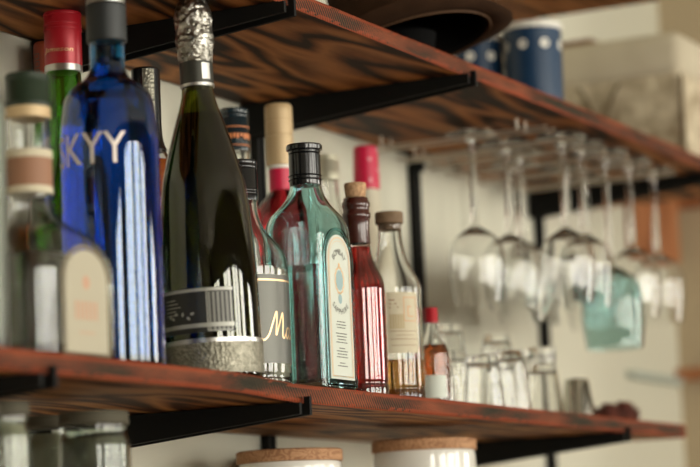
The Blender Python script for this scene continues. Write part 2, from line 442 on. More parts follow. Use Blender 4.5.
# 3 clear bottle, paper label ----------------------------------------------------
t = thing('syrup_bottle', 'clear bottle with brown wooden stopper, cream paper label and little golden liquid', 'bottle', (.3258, -.23, Z_LOW))
prof = [(0, .028), (.002, .0318), (.012, .0322), (.0135, .0312), (.0155, .0312), (.017, .0322), (.126, .0322), (.136, .0290), (.150, .0220), (.163, .0172), (.178, .0142), (.190, .0130), (.196, .0128), (.198, .0132)]
bottle(t, prof, G_clear, .0022, .046, L_amber)
link('stopper', solid([(.192, .0118), (.1985, .0119), (.1990, .0152), (.2000, .0157), (.2105, .0157), (.2118, .0150)]), M_corkdark, t)
az = math.radians(226); r = .0322
lab = link('label', bend(thick(rect_uv(bmesh.new(), -.0185, .0185, -.0335, .0335, 20), .0003), r, az, .086), M_cream, t, smooth=False)
g = bmesh.new()
for k in range(3):
    rect_uv(g, -.0155, -.0155+.006+.002*k, .024-.004*k, .0252-.004*k)
rect_uv(g, -.016, .016, -.0098, -.0092, 12); rect_uv(g, -.016, .016, -.0185, -.0179, 12)
for k in range(9): rect_uv(g, -.0145+k*.0034, -.0125+k*.0034, -.0255, -.0245)
for k in range(7): rect_uv(g, -.009+k*.0030, -.0075+k*.0030, -.0145, -.0135)
link('fine_print', bend(g, r, az, .086, .0008), M_inkbrown, lab, smooth=False)
g = bmesh.new(); frame_uv(g, .000, .0165, .001, .028, .0012); rect_uv(g, .0045, .0125, .006, .0072, 3); rect_uv(g, .0045, .0060, .006, .018); rect_uv(g, .006, .0095, .0165, .018)
link('stamp_panel', bend(g, r, az, .086, .0008), pm('faded orange print', (.68, .42, .24), .6), lab, smooth=False)
g = bmesh.new()
for k in range(6): rect_uv(g, -.0155+k*.0028, -.0135+k*.0028, -.0070, .009)
link('block_print', bend(g, r, az, .086, .0008), pm('ochre print', (.52, .42, .24), .6), lab, smooth=False)

# 4 miniature with red cap -------------------------------------------------------
t = thing('miniature_bottle', 'miniature bottle with tiny red cap and amber liquid beside the drinking glasses', 'bottle', (.4245, -.23, Z_LOW))
prof = [(0, .0165), (.002, .0180), (.060, .0182), (.066, .0170), (.078, .0110), (.090, .0070), (.098, .0058), (.101, .0056)]
bottle(t, prof, G_clear, .0018, .070, L_brown, n=40)
ridged(.096, .1135, .0078, M_red, t, rings=1, dr=.0003, n=40)
lab = link('label', bend(thick(rect_uv(bmesh.new(), -.014, .012, -.013, .013, 14), .0003), .0182, math.radians(215), .022), M_pale, t, smooth=False)

# 5 clear vodka bottle -----------------------------------------------------------
vx, vy = .0295, -.2105
t = thing('vodka_bottle', 'clear bottle with black cap, grey label and gold script, left of the turquoise bottle', 'bottle', (vx, vy, Z_LOW))
prof = [(0, .038), (.003, .0418), (.010, .0430), (.0115, .0415), (.014, .0415), (.016, .0430), (.120, .0430), (.1354, .0410), (.1475, .0335), (.1608, .0225), (.172, .0172), (.183, .0148), (.196, .0142), (.226, .0142)]
bottle(t, prof, G_clear, .0025, .120, L_clear, n=64)
ridged(.1914, .2330, .0160, M_capblack, t, rings=3, knurl=.016)
lab = link('label', bend(thick(rect_uv(bmesh.new(), -.050, .050, -.043, .045, 40), .0003), .0430, math.radians(240), .068), M_greylabel, t, smooth=False)
link('gold_line', bend(rect_uv(bmesh.new(), -.050, .050, .0385, .0403, 40), .0430, math.radians(240), .068, .0008), M_gold, lab, smooth=False)
S = []
def cur(P, n=10):
    out = []
    for i in range(len(P)-1):
        p0 = P[max(i-1, 0)]; p1 = P[i]; p2 = P[i+1]; p3 = P[min(i+2, len(P)-1)]
        for k in range(n):
            s = k/n
            out.append(tuple(.5*((2*p1[j])+(-p0[j]+p2[j])*s+(2*p0[j]-5*p1[j]+4*p2[j]-p3[j])*s*s+(-p0[j]+3*p1[j]-3*p2[j]+p3[j])*s**3) for j in (0, 1)))
    return out+[P[-1]]
Mst = [(-.020, -.011), (-.0165, -.0125), (-.012, -.008), (-.0075, .003), (-.0035, .012), (-.0035, .004), (-.0045, -.008), (-.001, 0), (.004, .011), (.0045, .003), (.0035, -.008), (.006, -.010), (.0085, -.006)]
ast = [(.0145, -.001), (.011, -.002), (.009, -.007), (.011, -.0105), (.0145, -.006), (.0155, -.001), (.0145, -.008), (.0165, -.0105), (.0195, -.007)]
link('script_lettering', bend(stroke_bm([cur([(x*1.15, y*1.15) for x, y in Mst]), cur([(x*1.15, y*1.15) for x, y in ast])], .0017), .0430, math.radians(257), .062, .0009), M_gold, lab, smooth=False)

# 6 dark sparkling wine -----------------------------------------------------------
t = thing('sparkling_wine_bottle', 'dark olive sparkling wine bottle with crumpled silver foil top and embossed metal base band', 'bottle', (-.0735, -.232, Z_LOW))
t.rotation_euler = (-.0248, -.0126, 0)
prof = [(0, .0415), (.003, .0450), (.010, .0463), (.088, .0466), (.120, .0457), (.145, .0443), (.170, .0425), (.193, .0402), (.215, .0352), (.238, .0288), (.255, .0236), (.270, .0188), (.283, .0158), (.296, .0148), (.330, .0145), (.345, .0150)]
bottle(t, prof, G_olive, .0035, .262, L_wine, n=64)
bm = loft(bmesh.new(), dense([(.312, .0152, .0152, 2), (.3135, .0160, .0160, 2), (.322, .0168, .0168, 2), (.334, .0186, .0186, 2), (.346, .0178, .0178, 2), (.358, .0186, .0186, 2), (.366, .0172, .0172, 2), (.374, .0140, .0140, 2), (.378, .0100, .0100, 2)], .0012), 80)
for v in bm.verts:
    a = noise.fractal(Vector(v.co)*210, .7, 2, 4)*.0012; rr = max(math.hypot(v.co.x, v.co.y), 1e-5)
    v.co.x += v.co.x/rr*a; v.co.y += v.co.y/rr*a
link('foil', bm, M_foil, t)
fb = link('neck_band', loft(bmesh.new(), dense([(.289, .0156, .0156, 2), (.2895, .0163, .0163, 2), (.313, .0163, .0163, 2), (.3135, .0156, .0156, 2)]), 56), M_foildark, t)
link('band_trim', join(loft(bmesh.new(), [(.2888, .0160, .0160, 2), (.2890, .0167, .0167, 2), (.2918, .0167, .0167, 2), (.2920, .0160, .0160, 2)], 56), bend(rect_uv(bmesh.new(), -.001, .008, -.008, .008, 4), .0163, math.radians(232), .303, .0005)), M_silver, fb)
az = math.radians(190)
lab = link('label', bend(thick(rect_uv(bmesh.new(), -.050, .038, -.021, .021, 40), .0003), .0467, az, .068), M_blacklabel, t, smooth=False)
g = bmesh.new(); rect_uv(g, -.050, .038, .0175, .0205, 40); rect_uv(g, -.050, .038, -.0165, -.0125, 40); frame_uv(g, .012, .036, -.0205, .0205, .0010)
for k in range(5): rect_uv(g, -.034, -.020+.003*(k % 3), .011-.0035*k, .0118-.0035*k, 6)
link('printed_lines', bend(g, .0467, az, .068, .0008), M_greyprint, lab, smooth=False)
g = bmesh.new()
for k in range(5): rect_uv(g, .0135+k*.0042, .0160+k*.0042, -.0195, .0165)
link('grey_panel', bend(g, .0467, az, .068, .0007), pm('worn grey panel', (.24, .24, .21), .5), lab, smooth=False)
mot = []
for k, (u, v) in enumerate(((-.028, -.004), (-.024, -.006), (-.020, -.002), (-.012, -.003), (-.006, -.007), (-.002, -.003))):
    mot.append(move(oval_bm(.0014, .0022, 8), u, v, k))
link('crest_print', bend(join(*mot), .0467, az, .068, .0009), M_greyprint, lab, smooth=False)
bb = link('base_band', loft(bmesh.new(), dense([(.008, .0466, .0466, 2), (.0084, .0474, .0474, 2), (.037, .0474, .0474, 2), (.0374, .0466, .0466, 2)]), 72, False, False), M_filigree, t)
link('band_rim', loft(bmesh.new(), dense([(.0370, .0468, .0468, 2), (.0373, .0478, .0478, 2), (.0410, .0478, .0478, 2), (.0413, .0468, .0468, 2)]), 72, False, False), M_silver, bb)

# 7 cobalt blue vodka bottle -------------------------------------------------------
t = thing('vodka_bottle', 'cobalt blue vodka bottle with dark grey cap and silver lettering', 'bottle', (-.2384, -.225, Z_LOW+.004))
prof = [(0, .040), (.003, .0438), (.008, .0448), (.206, .0446), (.220, .0440), (.234, .0422), (.247, .0402), (.256, .0350), (.262, .0280), (.268, .0200), (.276, .0165), (.284, .0160), (.306, .0160)]
bottle(t, prof, G_blue, .003, .250, L_blue, n=64)
c = link('cap', loft(bmesh.new(), dense([(.301, .0176, .0176, 2), (.302, .0184, .0184, 2), (.335, .0184, .0184, 2), (.336, .0178, .0178, 2)]), 56), M_capmatte, t)
link('cap_top', loft(bmesh.new(), dense([(.336, .0174, .0174, 2), (.3365, .0180, .0180, 2), (.347, .0180, .0180, 2), (.348, .0170, .0170, 2)]), 56), M_silver, c)
bmt = text_bm('SKYY', .029, .076)
link('lettering', bend(thick(bmt, .0003), .0447, math.radians(182), .197, .0005), M_skyprint, t, smooth=False)

# 8 tequila bottle -------------------------------------------------------------------
ROT = math.radians(-7)
t = thing('tequila_bottle', 'squat clear bottle with dark green cap, brown neck label and arched cream label', 'bottle', (-.3490, -.212, Z_LOW+.005), ROT)
a_, b_ = .058, .056
prof = [(0, a_-.004, b_-.004, 5), (.002, a_-.001, b_-.001, 5), (.006, a_, b_, 5), (.076, a_, b_, 5), (.096, a_-.003, b_-.003, 4), (.110, .046, .045, 3), (.119, .033, .033, 2.3), (.128, .0235, .0235, 2), (.140, .0196, .0196, 2), (.228, .0188, .0188, 2)]
bottle(t, prof, G_clear, .003, .090, L_clear, n=80, base=.010)
ridged(.224, .2535, .0196, pm('dark green cap', (.02, .035, .02), .35), t, rings=1)
link('cap_band', loft(bmesh.new(), dense([(.214, .0192, .0192, 2), (.2143, .0199, .0199, 2), (.2235, .0199, .0199, 2), (.224, .0192, .0192, 2)]), 48), M_tan, t)
nl = link('neck_label', loft(bmesh.new(), [(.148, .0199, .0199, 2), (.1482, .0203, .0203, 2), (.186, .0200, .0200, 2), (.1862, .0196, .0196, 2)], 48, False, False), M_inkbrown, t)
for z0_, z1_ in ((.1475, .154), (.1785, .186)):
    link('neck_label_border', loft(bmesh.new(), [(z0_, .0201, .0201, 2), (z0_+.0005, .0206, .0206, 2), (z1_-.0005, .0206, .0206, 2), (z1_, .0201, .0201, 2)], 48), M_cream, nl)
fy = -PI/2
lab = link('oval_label', flat(thick(arch_bm(.054, .088), .0006), (.004, -b_, .006), fy, .0006), pm('aged cream label', (.46, .42, .31), .6), t, smooth=False)
link('label_border', flat(arch_line(.060, .092, .0030), (.004, -b_, .005), fy, .0006), pm('dull gold label edge', (.20, .16, .09), .5), lab, smooth=False)
g = bmesh.new(); 
for k in range(6): rect_uv(g, -.015+k*.0052, -.0120+k*.0052, .034, .050)
for k in range(8): rect_uv(g, -.010+k*.0026, -.0085+k*.0026, .022, .024)
link('label_print', flat(join(g, move(oval_bm(.005, .006), 0, .066)), (.004, -b_, 0), fy, .0014), pm('faded terracotta print', (.55, .33, .22), .6), lab, smooth=False)
bl = link('back_label', flat(thick(rect_uv(bmesh.new(), -.030, .024, 0, .040), .0005), (-a_, 0, .010), PI, .0006), M_inkbrown, t, smooth=False)
link('label_panel', flat(rect_uv(bmesh.new(), -.006, .010, .006, .034), (-a_, 0, .010), PI, .0014), M_cream, bl, smooth=False)

# 9 pale bottle at the very edge -----------------------------------------------------
t = thing('spirit_bottle', 'tall frosted pale bottle cut off by the left edge of the photo', 'bottle', (-.487, -.245, Z_LOW+.005))
prof = [(0, .028), (.003, .032), (.200, .032), (.216, .029), (.235, .019), (.250, .015), (.285, .0145)]
bottle(t, prof, glass('frosted pale glass', (.92, .96, .95), 1.45, .28), .0025, .20, L_clear)
ridged(.265, .298, .0165, M_silver, t, rings=2)

# 10 green whiskey bottle with red cap -----------------------------------------------
t = thing('whiskey_bottle', 'green whiskey bottle with tall red screw cap behind the blue bottle', 'bottle', (-.1116, -.094, Z_LOW))
prof = [(0, .034), (.003, .0375), (.150, .0380), (.168, .0365), (.190, .0300), (.215, .0235), (.250, .0200), (.290, .0185), (.316, .0168), (.360, .0160)]
bottle(t, prof, G_green, .0028, .24, L_green)
c = ridged(.3155, .3850, .0184, M_red, t, rings=0)
link('ridges', join(*[loft(bmesh.new(), [(z, .0183, .0183, 2), (z+.0004, .0190, .0190, 2), (z+.0020, .0190, .0190, 2), (z+.0024, .0183, .0183, 2)], 56) for z in (.356, .361, .371)]), M_red, c)
link('silver_band', loft(bmesh.new(), dense([(.3150, .0180, .0180, 2), (.3153, .0187, .0187, 2), (.3215, .0187, .0187, 2), (.322, .0180, .0180, 2)]), 56), M_silver, c)
bmt = text_bm('Jameson', .0062, .031)
for v in bmt.verts: v.co.x += v.co.y*.25
link('lettering', bend(thick(bmt, .0002), .0186, math.radians(196), .335, .0004, 0), M_gold, c, smooth=False)

# 11 bottle with red-brown sleeve -------------------------------------------------------
t = thing('spirit_bottle', 'bottle with red-brown printed neck sleeve, almost hidden behind the green bottle', 'bottle', (-.0480, -.034, Z_LOW))
prof = [(0, .025), (.003, .0275), (.200, .0275), (.225, .025), (.255, .017), (.285, .0138), (.350, .0138)]
bottle(t, prof, G_clear, .0028, .19, L_brown)
sl = link('sleeve', loft(bmesh.new(), dense([(.300, .0142, .0142, 2), (.3003, .0150, .0150, 2), (.362, .0150, .0150, 2), (.3645, .0135, .0135, 2)]), 40), pm('red brown sleeve', (.30, .05, .02), .45), t)
g = bmesh.new()
for k in range(6): frame_uv(g, -.0045, .0045, -.024+k*.008, -.018+k*.008, .0010, 3)
link('sleeve_print', bend(g, .0150, math.radians(160), .330, .0004), M_ink, sl, smooth=False)

# 12 amber bottle with filigree neck ----------------------------------------------------
t = thing('rum_bottle', 'amber bottle with ornate black and silver neck sleeve behind the blue bottle', 'bottle', (.0318, -.10, Z_LOW))
prof = [(0, .031), (.003, .0345), (.206, .0350), (.222, .0335), (.236, .0290), (.250, .0215), (.262, .0165), (.280, .0143), (.330, .0143)]
bottle(t, prof, G_clear, .0028, .245, L_brown)
c = link('neck_sleeve', loft(bmesh.new(), dense([(.256, .0205, .0205, 2), (.262, .0176, .0176, 2), (.270, .0160, .0160, 2), (.285, .0150, .0150, 2), (.341, .0150, .0150, 2), (.3425, .0135, .0135, 2)]), 48), M_capblack, t)
link('filigree_strip', join(bend(thick(rect_uv(bmesh.new(), -.006, .006, -.036, .036, 6), .0003), .0150, math.radians(222), .304, .0003)), M_filigree, c, smooth=False)

# 13 dark cap with orange rings -----------------------------------------------------------
t = thing('liquor_bottle', 'clear-necked bottle with dark cap ringed in orange print, behind the clear vodka bottle', 'bottle', (.2760, -.065, Z_LOW))
prof = [(0, .027), (.003, .0295), (.190, .0300), (.208, .0290), (.235, .0230), (.262, .0180), (.290, .0165), (.330, .0155)]
bottle(t, prof, G_clear, .0025, .20, L_clear)
c = ridged(.2922, .3410, .0170, pm('dark blue green cap', (.010, .022, .028), .25, coat=.4), t, rings=3, knurl=.012)
g = []
for z in (.2975, .3185): g.append(loft(bmesh.new(), [(z, .0168, .0168, 2), (z+.0002, .0174, .0174, 2), (z+.0012, .0174, .0174, 2), (z+.0014, .0168, .0168, 2)], 48))
m_ = bmesh.new()
random.seed(5)
for k in range(14): rect_uv(m_, -.030+k*.0042, -.0275+k*.0042+random.uniform(0, .001), -.003+random.uniform(-.001, .002), .003)
g.append(bend(m_, .0171, FACE, .3085, .0005))
link('orange_print', join(*g), M_orangep, c, smooth=False)

# 14 tan capsule, red drink ------------------------------------------------------------------
t = thing('bitter_bottle', 'crimson red bottle with tall tan capsule standing behind the turquoise bottle', 'bottle', (.3366, -.09, Z_LOW))
prof = [(0, .031), (.003, .0338), (.205, .0345), (.218, .0338), (.229, .0300), (.239, .0235), (.247, .0170), (.255, .0133), (.300, .0128)]
bottle(t, prof, G_clear, .0025, .262, L_red)
link('neck_label', loft(bmesh.new(), dense([(.252, .0133, .0133, 2), (.2523, .0137, .0137, 2), (.277, .0137, .0137, 2), (.2775, .0133, .0133, 2)]), 48, False, False), M_redmag, t)
c = link('capsule', loft(bmesh.new(), dense([(.2815, .0150, .0150, 2), (.282, .0158, .0158, 2), (.315, .0160, .0160, 2), (.3155, .0153, .0153, 2), (.317, .0153, .0153, 2), (.3175, .0160, .0160, 2), (.332, .0161, .0161, 2), (.3325, .0155, .0155, 2), (.334, .0155, .0155, 2), (.3345, .0160, .0160, 2), (.350, .0158, .0158, 2), (.3527, .0140, .0140, 2)]), 56), M_tan, t)
link('seal_ring', loft(bmesh.new(), dense([(.2775, .0136, .0136, 2), (.278, .0142, .0142, 2), (.281, .0146, .0146, 2), (.2815, .0140, .0140, 2)]), 48), M_whitepaint, t)

# 15, 16 bottles at the wall -------------------------------------------------------------------
t = thing('wine_bottle', 'cream bottle with dotted crimson capsule near the wall, above the red liqueur bottle', 'bottle', (.5976, -.07, Z_LOW))
link('body', solid([(0, .030), (.003, .034), (.180, .035), (.205, .032), (.240, .021), (.268, .0165), (.300, .0150)], 56), pm('cream glazed bottle', (.60, .55, .42), .3), t)
c = link('capsule', solid([(.2875, .0158), (.288, .0163), (.336, .0152), (.340, .0150), (.3421, .0130)], 56), M_redmag, t)
link('dots', join(*[bend(move(oval_bm(.0022, .0026, 14), .012*(k % 2)-.001, -.020+.013*k), .0160, math.radians(228), .318, .0006, -.02) for k in range(4)]), pm('pink dots', (.85, .35, .40), .5), c, smooth=False)
t = thing('spirit_bottle', 'pale bottle with champagne coloured screw cap, blurred in front of the wall', 'bottle', (.5739-.035, -.05, Z_LOW))
t.location = (.5320, -.050, Z_LOW)
prof = [(0, .024), (.003, .027), (.190, .027), (.225, .024), (.250, .0172), (.285, .0118), (.300, .0110)]
bottle(t, prof, G_clear, .0025, .20, L_clear)
ridged(.2945, .3248, .0140, pm('champagne metal cap', (.62, .60, .46), .4, .6), t, rings=2)

# ------------------------------------------------------------------ drinking glasses on the shelf
def tumbler(h, rt, rb):
    """upturned tumbler: rim down, thick base up"""
    R = dense(rows([(0, rt), (h*.5, (rt+rb)/2), (h-.004, rb), (h-.001, rb-.0008), (h, rb-.003)]))
    I = [(z, rx-.0022, ry-.0022, p) for z, rx, ry, p in R if z < h-.010]
    I.append((h-.010, rb-.005, rb-.005, 2))
    bm = bmesh.new()
    return loft(bm, [I[-1]]+I[::-1][1:]+R, 40)
def place_tumbler(x, y, z, h, rt, rb, label, cat='glass'):
    o = link('tumbler', tumbler(h, rt, rb), G_thin); o.location = (x, y, z)
    return tag(o, label, cat, 'upturned drinking glasses on the lower shelf')
place_tumbler(.575, -.225, Z_LOW, .068, .0255, .0195, 'short upturned glass tumbler at the front, next to the miniature red-capped bottle')
place_tumbler(.640, -.232, Z_LOW, .077, .0245, .0185, 'upturned glass tumbler in the middle of the front group')
place_tumbler(.752, -.228, Z_LOW, .068, .0262, .0175, 'cone-shaped upturned tumbler carrying a small glass on top, right of the group')
place_tumbler(.752, -.228, Z_LOW+.0685, .020, .0175, .0185, 'small shallow glass stacked on the cone-shaped tumbler')
place_tumbler(.645, -.150, Z_LOW, .082, .0262, .0205, 'lower glass of the tallest two-glass stack, behind the miniature bottle')
place_tumbler(.645, -.150, Z_LOW+.0825, .034, .0200, .0165, 'top glass of the tallest stack behind the miniature bottle')
place_tumbler(.770, -.160, Z_LOW, .087, .0252, .0195, 'lower glass of the second stack, in the back row')
place_tumbler(.770, -.160, Z_LOW+.0875, .024, .0200, .0165, 'top glass of the second stack in the back row')
place_tumbler(.700, -.195, Z_LOW, .072, .0235, .0180, 'upturned tumbler between the two rows of glasses')
place_tumbler(.570, -.165, Z_LOW, .070, .0235, .0185, 'upturned tumbler half hidden behind the front-left tumbler')
o = link('shot_cup', tumbler(.054, .0225, .0155), pm('polished steel cup', (.50, .48, .42), .12, 1)); o.location = (.857, -.232, Z_LOW)
tag(o, 'small upturned polished steel shot cup standing alone on the lower shelf', 'cup')

def cone_bm(s, seed):
    random.seed(seed); bm = bmesh.new()
    loft(bm, dense(rows([(0, .004*s), (.006*s, .010*s), (.018*s, .010*s), (.028*s, .003*s)])), 14)
    for k in range(46):
        t_ = k/46; a = k*2.4; z = (.003+.023*t_)*s; r = (.014*math.sin(PI*min(1, .25+t_*.75))+.003)*s
        c = Vector((r*math.cos(a), r*math.sin(a), z+.003*s)); d = .0042*s
        n = Vector((math.cos(a), math.sin(a), .4)); u = Vector((-math.sin(a), math.cos(a), 0))
        vs = [bm.verts.new(c*.55+Vector((0, 0, z*.45))), bm.verts.new(c+u*d-Vector((0, 0, d*.4))), bm.verts.new(c+n*d*.9), bm.verts.new(c-u*d-Vector((0, 0, d*.4))), bm.verts.new(c+Vector((0, 0, -d*.9)))]
        for f in ((0, 1, 2), (0, 2, 3), (4, 2, 1), (4, 3, 2), (0, 4, 1), (0, 3, 4)): bm.faces.new([vs[i] for i in f])
    return bm
for k, (x, y, s, lb) in enumerate(((.985, -.225, 1.0, 'nearest small dark red dried cone at the end of the lower shelf'), (1.030, -.230, 1.15, 'middle one of the dried red-brown cones on the shelf end'), (1.070, -.215, 1.1, 'dried red-brown cone farthest right on the shelf end'), (1.020, -.185, 1.0, 'dried red-brown cone behind the other three'))):
    o = link('dried_cone', cone_bm(s, k), M_cone, smooth=False); o.location = (x, y, Z_LOW+.0005); tag(o, lb, 'cone', 'dried cones on the lower shelf')

# ------------------------------------------------------------------ hanging stemware
ZR = 1.8302
def wine_glass(bowl_r=.035, bowl_h=.100, stem=.085, rim=.030):
    """profile hanging upside down: foot at top (z=0) going down"""
    H = .004+stem+bowl_h
    outer = [(-H, rim), (-H+bowl_h*.30, (rim+bowl_r)/2+.002), (-H+bowl_h*.58, bowl_r), (-H+bowl_h*.80, bowl_r*.86), (-H+bowl_h*.93, bowl_r*.45), (-H+bowl_h, .0062), (-H+bowl_h+.010, .0046), (-.030, .0042), (-.012, .0048), (-.006, .0085), (-.0035, .022), (-.0022, .0335), (-.0012, .0338), (0, .0325)]
    R = dense(rows(outer), .005)
    inner = [(z, rx-.0014, rx-.0014, 2) for z, rx, ry, p in R if z < -H+bowl_h*.92]
    top = inner[-1]; inner.append((-H+bowl_h*.955, top[1]*.35, top[1]*.35, 2))
    return R, inner
def glass_parts(root, bm_args, bowl_m, stem_m):
    R, I = wine_glass(*bm_args)
    H = -R[0][0]; bh = bm_args[1]; zc = -H+bh+.004
    bowl = [r for r in R if r[0] <= zc]; stem = [r for r in R if r[0] > zc-.004]
    link('bowl', loft(bmesh.new(), I[::-1]+bowl, 44), bowl_m, root)
    foot0 = -.008
    link('stem', loft(bmesh.new(), [r for r in stem if r[0] <= foot0+.001], 20), stem_m, root)
    link('foot', loft(bmesh.new(), [r for r in stem if r[0] >= foot0-.004], 44), stem_m, root)
wg = thing('wine_glass', 'x', 'wine glass', (.72, -.16, ZR+.004), 0, 'wine glasses hanging upside down under the upper shelf')
glass_parts(wg, (.0355, .098, .116, .030), G_thin, G_thin)
spots = [(.72, -.160, 'hanging clear wine glass nearest the black upright, leftmost of the row'), (.82, -.165, 'second hanging wine glass from the left, close to the wall side'),
         (.82, -.243, 'hanging wine glass first of the front row, left of the blue-tinted one'), (.893, -.240, 'hanging clear wine glass directly left of the blue-tinted glass'),
         (1.065, -.243, 'hanging clear wine glass directly right of the blue-tinted glass'), (1.165, -.243, 'rightmost of the hanging wine glasses, next to the shelf corner'),
         (1.065, -.150, 'hanging wine glass behind the front row, seen behind the left stems'), (.90, -.150, 'hanging wine glass behind the gap between the left pair and front row'),
         (.98, -.110, 'hanging wine glass deep under the shelf between two front stems'), (1.165, -.140, 'hanging wine glass at the back right, behind the blue-tinted bowl')]
for k, (x, y, lb) in enumerate(spots):
    if k == 0: wg.location = (x, y, ZR+.004); wg['label'] = lb
    else: dup(wg, (x, y, ZR+.004), k*.7, lb)
t = thing('wine_glass', 'hanging wine glass with pale blue tinted bowl', 'wine glass', (.975, -.243, ZR+.004), 0, 'wine glasses hanging upside down under the upper shelf')
glass_parts(t, (.0415, .112, .150, .038), G_tealgl, G_thin)
rk = thing('glass_rack', 'row of thin steel rails under the upper shelf that hold the hanging wine glasses', 'glass rack', (.94, -.14, 1.8428))
for x in (.72, .82, .895, .975, 1.065, 1.165):
    for dx in (-.0135, .0135):
        bm = bmesh.new()
        rod(bm, (x-.94+dx, -.130, -.0145), (x-.94+dx, .125, -.0145), .0017)
        for yy in (-.09, .10): rod(bm, (x-.94+dx, yy, -.0145), (x-.94+dx, yy, -.0003), .0017)
        link('rail', bm, M_rail, rk)
t = thing('shelf_bracket', 'slim pale metal bracket under the upper shelf, at the top of the bare wall upright', 'bracket', (2*.43686, 0, 1.8428))
link('bar', B(-.006, .006, -.150, -.012, -.0095, -.0006), M_rail, t, smooth=False)
link('wall_hook', B(-.006, .006, -.0195, -.0118, -.022, -.009), M_black, t, smooth=False)

# ------------------------------------------------------------------ shelves, brackets, uprights
S_ = .43686
def board(name, x0, x1, z0, mat, label, bow=0, seed=0):
    T = .018; y0, y1 = -.290, -.004
    bm = bmesh.new(); nx = int((x1-x0)/.006)
    sec = [(y0+.0012, z0), (y0+.0003, z0+.0012), (y0, z0+.004), (y0, z0+.009), (y0, z0+.014), (y0+.0004, z0+T-.0012), (y0+.0014, z0+T)]
    for f in (.25, .5, .75, 1): sec.append((y0+(y1-y0)*f, z0+T))
    for f in (1, .75, .5, .25): sec.append((y0+(y1-y0)*f, z0))
    prev = None; ns = len(sec)
    for i in range(nx+1):
        x = x0+(x1-x0)*i/nx; cur_ = []
        dz = 0
        if bow:
            k = max(0, min(1, -x/.15)); dz = bow*k*k*(3-2*k)
        for j, (y, z) in enumerate(sec):
            w = .0009*noise.noise(Vector((x*14, z*60, seed)))+.0012*noise.noise(Vector((x*3.1, z*30, seed+4))) if j < 7 else 0
            if j in (0, 1): w += .0012*abs(noise.noise(Vector((x*55, 2, seed))))
            if j in (5, 6): w += .0009*abs(noise.noise(Vector((x*48, 9, seed))))
            cur_.append(bm.verts.new((x, y+w, z+dz)))
        if prev:
            for j in range(ns): bm.faces.new((prev[j], cur_[j], cur_[(j+1) % ns], prev[(j+1) % ns]))
        else: bm.faces.new(cur_)
        prev = cur_
    bm.faces.new(prev[::-1])
    bmesh.ops.recalc_face_normals(bm, faces=bm.faces[:])
    o = link(name, bm, mat); tag(o, label, 'shelf', 'rough wooden wall shelves'); return o
board('wooden_shelf', -1.05, 1.106, 1.450, M_shelf2, 'lower rough sawn wooden shelf carrying the liquor bottles and tumblers', bow=.005, seed=1)
board('wooden_shelf', -1.05, 1.52, 1.8428, M_shelf, 'upper rough sawn wooden shelf carrying the hat and the polka-dot cups', seed=5)
board('wooden_shelf', -1.05, 1.110, 2.064, M_shelf, 'highest wooden shelf, only its dark underside and red end corner in view', seed=9)
board('wooden_shelf', -1.05, 1.106, 1.205, M_shelf2, 'bottom wooden shelf below the picture that holds the white jars', seed=12)

def arm(x, zs, label, lift=0):
    """pair of tapering steel plates under a shelf with a small upturned front lip"""
    t = thing('shelf_bracket', label, 'bracket', (x-.019, 0, zs), 0, 'black steel shelf brackets')
    def plate(dx, lip):
        bm = bmesh.new()
        P = [(-.003, -.0006), (-.2925, -.0006), (-.2925, lip), (-.2990, lip), (-.2990, -.0120), (-.003, -.0400)]
        a = [bm.verts.new((dx-.0022, y, z)) for y, z in P]; b = [bm.verts.new((dx+.0022, y, z)) for y, z in P]
        n = len(P)
        bm.faces.new(a); bm.faces.new(b[::-1])
        for i in range(n): bm.faces.new((a[i], b[i], b[(i+1) % n], a[(i+1) % n])[::-1])
        bmesh.ops.recalc_face_normals(bm, faces=bm.faces[:])
        return bm
    link('side_plate', plate(-.0105, -.0010), M_black, t, smooth=False)
    link('side_plate', plate(.0105, .0060), M_black, t, smooth=False)
    link('web', B(-.0085, .0085, -.285, -.004, -.0030, -.0010), M_black, t, smooth=False)
    return t
for k, nm in ((-1, 'nearest the left edge'), (0, 'ending below the turquoise bottle'), (2, 'at the right end, below the tumblers')):
    a = arm(k*S_, 1.450, 'black steel bracket under the lower shelf '+nm)
    if k == -1: a.location.z += .005
for k, nm in ((-1, 'outside the photo on the left'), (0, 'above the silver foil top of the sparkling wine'), (1, 'ending below the hat'), (3, 'behind the hanging glasses at the far end')):
    if k == -1: continue
    arm(k*S_, 1.8428, 'black steel bracket under the upper shelf, '+nm)
for k in (-1, 0, 1, 2, 3):
    if k == -1: continue
    t = thing('wall_upright', ('slotted black steel wall upright ' + {0: 'behind the green bottle', 1: 'beside the tan bottle capsule', 2: 'standing bare against the wall left of the hanging glasses', 3: 'behind the hanging wine glasses at the right'}[k]), 'upright', (k*S_, 0, 1.15), 0, 'slotted wall uprights')
    bm = bmesh.new()
    for sx in (-1, 1): box(bm, sx*.0062-.0032, sx*.0062+.0032, -.0115, -.001, 0, 1.2)
    box(bm, -.0094, .0094, -.0035, -.0012, 0, 1.2)
    link('channel', bm, M_black, t, smooth=False)
    bm = bmesh.new()
    for i in range(37): box(bm, -.0028, .0028, -.0052, -.0036, .02+i*.032, .040+i*.032)
    link('slot_row', bm, M_slot, t, smooth=False)

